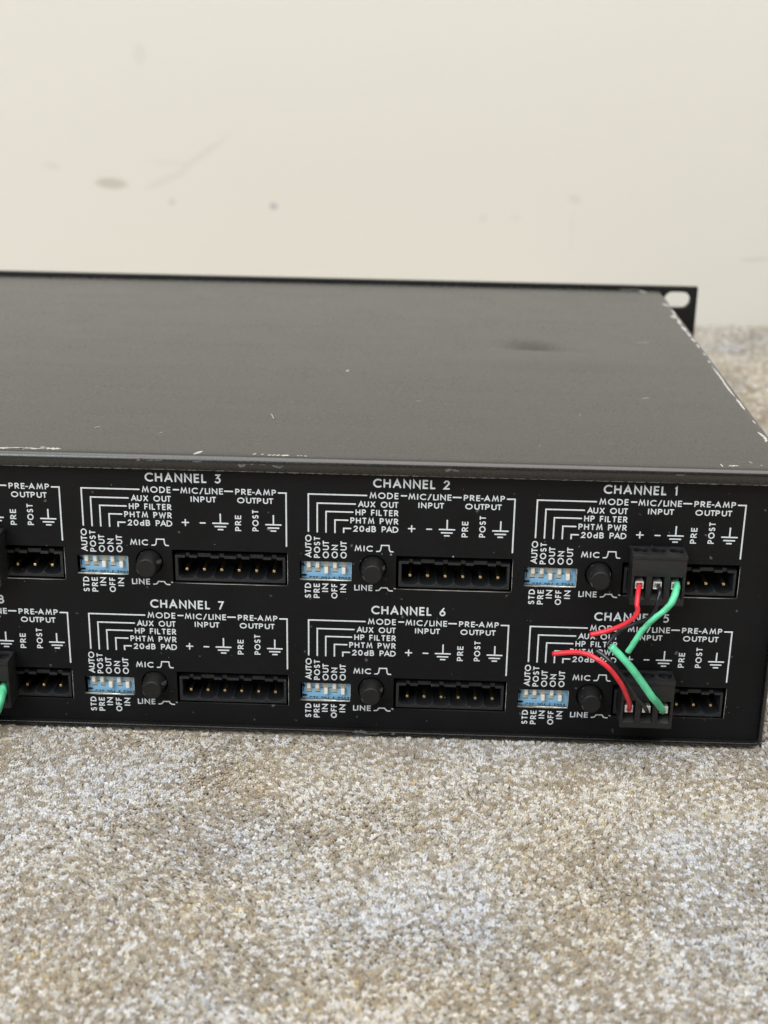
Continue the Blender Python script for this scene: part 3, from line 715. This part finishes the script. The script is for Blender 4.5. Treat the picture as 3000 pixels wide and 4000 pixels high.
mb = MB(); mb.box(-1.2, 1.2, -7.3, -3.1, -13.55, -11.4); CLM2 = mb.mesh('clamp'); CLM2.materials.append(M_CLAMP)
SCM = lathe('screw', [(1.75, 1.5), (1.75, 0), (1.5, -.2)], 24)
for v in SCM.vertices: v.co = (v.co.x, v.co.z, -v.co.y)
SCM.materials.append(M_SCREW)
GP = 'terminal plugs pushed into the rear panel'
def build_plug(ch, c, r, label, wires, dx=0, dz=0):
    P0 = Vector(org(c, r)); root = link('terminal_plug', PGM); root.location = P0; bevel(root, .14, 2)
    tag(root, label, 'terminal plug', GP)
    for i in range(3):
        q = link('clamp', CLM2 if r else CLM, None, root); q.location = ((-10.16 + 5.08 * i) * MM, 0, 0); bevel(q, .08, 1)
        q = link('screw', SCM, None, root); q.location = ((-10.16 + 5.08 * i) * MM, -4.1 * MM, -8.2 * MM)
    for mat, pts, rad, lump, lab in wires:
        pts = [(x, y, z + r * ROWS) for x, y, z in pts]
        w = link('wire', tube('wire', pts, rad, lump=lump, seed=int(abs(pts[1][2]) * 10), flat_=mat is M_GRN), mat, root); w['label'] = lab
    return root
red1 = [(-9.9, -4.5, -12.6), (-9.83, -5.8, -12.72), (-10.8, -10.0, -12.82), (-11.33, -13.0, -13.93), (-11.6, -14.5, -15.27), (-11.37, -15.0, -16.84), (-12.18, -15.0, -18.98), (-15.3, -14.0, -21.96), (-19.06, -13.0, -24.24), (-23.51, -12.0, -25.99)]
black1 = [(-4.8, -4.5, -12.9), (-4.74, -5.8, -12.9), (-4.95, -10.5, -12.63), (-5.54, -12.5, -14.37), (-6.1, -12.5, -17.79), (-7.65, -12.0, -20.4), (-11.19, -11.0, -22.68), (-14.73, -11.0, -24.71), (-17.22, -12.0, -26.77), (-18.81, -13.0, -28.8)]
green1 = [(.3, -4.3, -12.4), (0.34, -6.0, -12.3), (-0.4, -11.0, -12.07), (-2.17, -15.0, -13.96), (-4.36, -16.0, -16.37), (-7.14, -16.5, -18.7), (-9.39, -16.5, -21.49), (-11.47, -16.5, -25.18), (-13.37, -16.5, -28.98)]
red5 = [(-10.15, -6.2, -52.4), (-10.3, -8.5, -51.0), (-10.63, -11.0, -48.63), (-11.82, -14.0, -44.77), (-14.34, -16.5, -39.18), (-17.76, -17.5, -34.26), (-21.2, -17.0, -31.56), (-24.35, -15.0, -30.72), (-28.2, -13.0, -31.16), (-33.7, -11.0, -32.85)]
black5 = [(-4.5, -6.2, -53.0), (-5.2, -8.5, -51.3), (-6.35, -11.0, -48.82), (-10.0, -14.0, -43.24), (-13.99, -15.5, -37.2), (-17.09, -15.0, -33.43), (-19.32, -13.5, -31.9), (-21.63, -12.0, -30.85)]
green5 = [(-0.1, -6.4, -52.21), (-0.81, -8.5, -50.69), (-3.26, -12.5, -46.44), (-5.47, -15.5, -42.97), (-9.39, -17.0, -37.11), (-13.47, -17.0, -31.91), (-18.14, -16.0, -27.46)]
gr = lambda t: 1.18 - .12 * math.sin(t * 5) * (1 - t) + .05 * math.sin(t * 9) + (.18 if t > .97 else 0) * 0
build_plug(1, 0, 0, 'black plug under the CHANNEL 1 title, its red, black and green wires hanging down', [
    (M_RED, red1, .70, .02, 'red wire bent down to the left'), (M_BLK, black1, .58, .03, 'thin black wire bent down to the left'), (M_GRN, green1, lambda t: .93 + .26 * math.exp(-((t - .30) / .16) ** 2), .05, 'green sleeved wire hanging down to the left')])
build_plug(5, 0, 1, 'black plug under the CHANNEL 5 title, its red, black and green wires sticking up', [
    (M_RED, red5, .70, .015, 'red wire curving up to the left'), (M_BLK, black5, .62, .03, 'black wire curving up to the left'), (M_GRN, green5, lambda t: 1.02 + .05 * math.sin(t * 3), .012, 'straight green sleeved wire leaning up to the left')])
build_plug(4, -3, 0, 'black plug without wires at the left edge of the upper row', [])
ox = -3 * PITCH
build_plug(8, -3, 1, 'black plug with a green wire at the left edge of the lower row', [
    (M_RED, [(-10.2, -6.2, -52.4), (-11, -10, -53), (-14, -13, -55), (-19, -14, -56.5)], .70, .02, 'red wire'),
    (M_BLK, [(-5.1, -6.2, -52.6), (-6, -10, -53), (-9, -12.5, -56), (-15, -13, -59)], .54, .02, 'black wire'),
    (M_GRN, [(.1, -5.5, -51.6), (.5, -8.5, -51.8), (.6, -12, -53.0), (-.6, -14, -56.0), (-4.5, -14.5, -59.5), (-10, -14, -61.5)], 1.5, .05, 'green sleeved wire')])
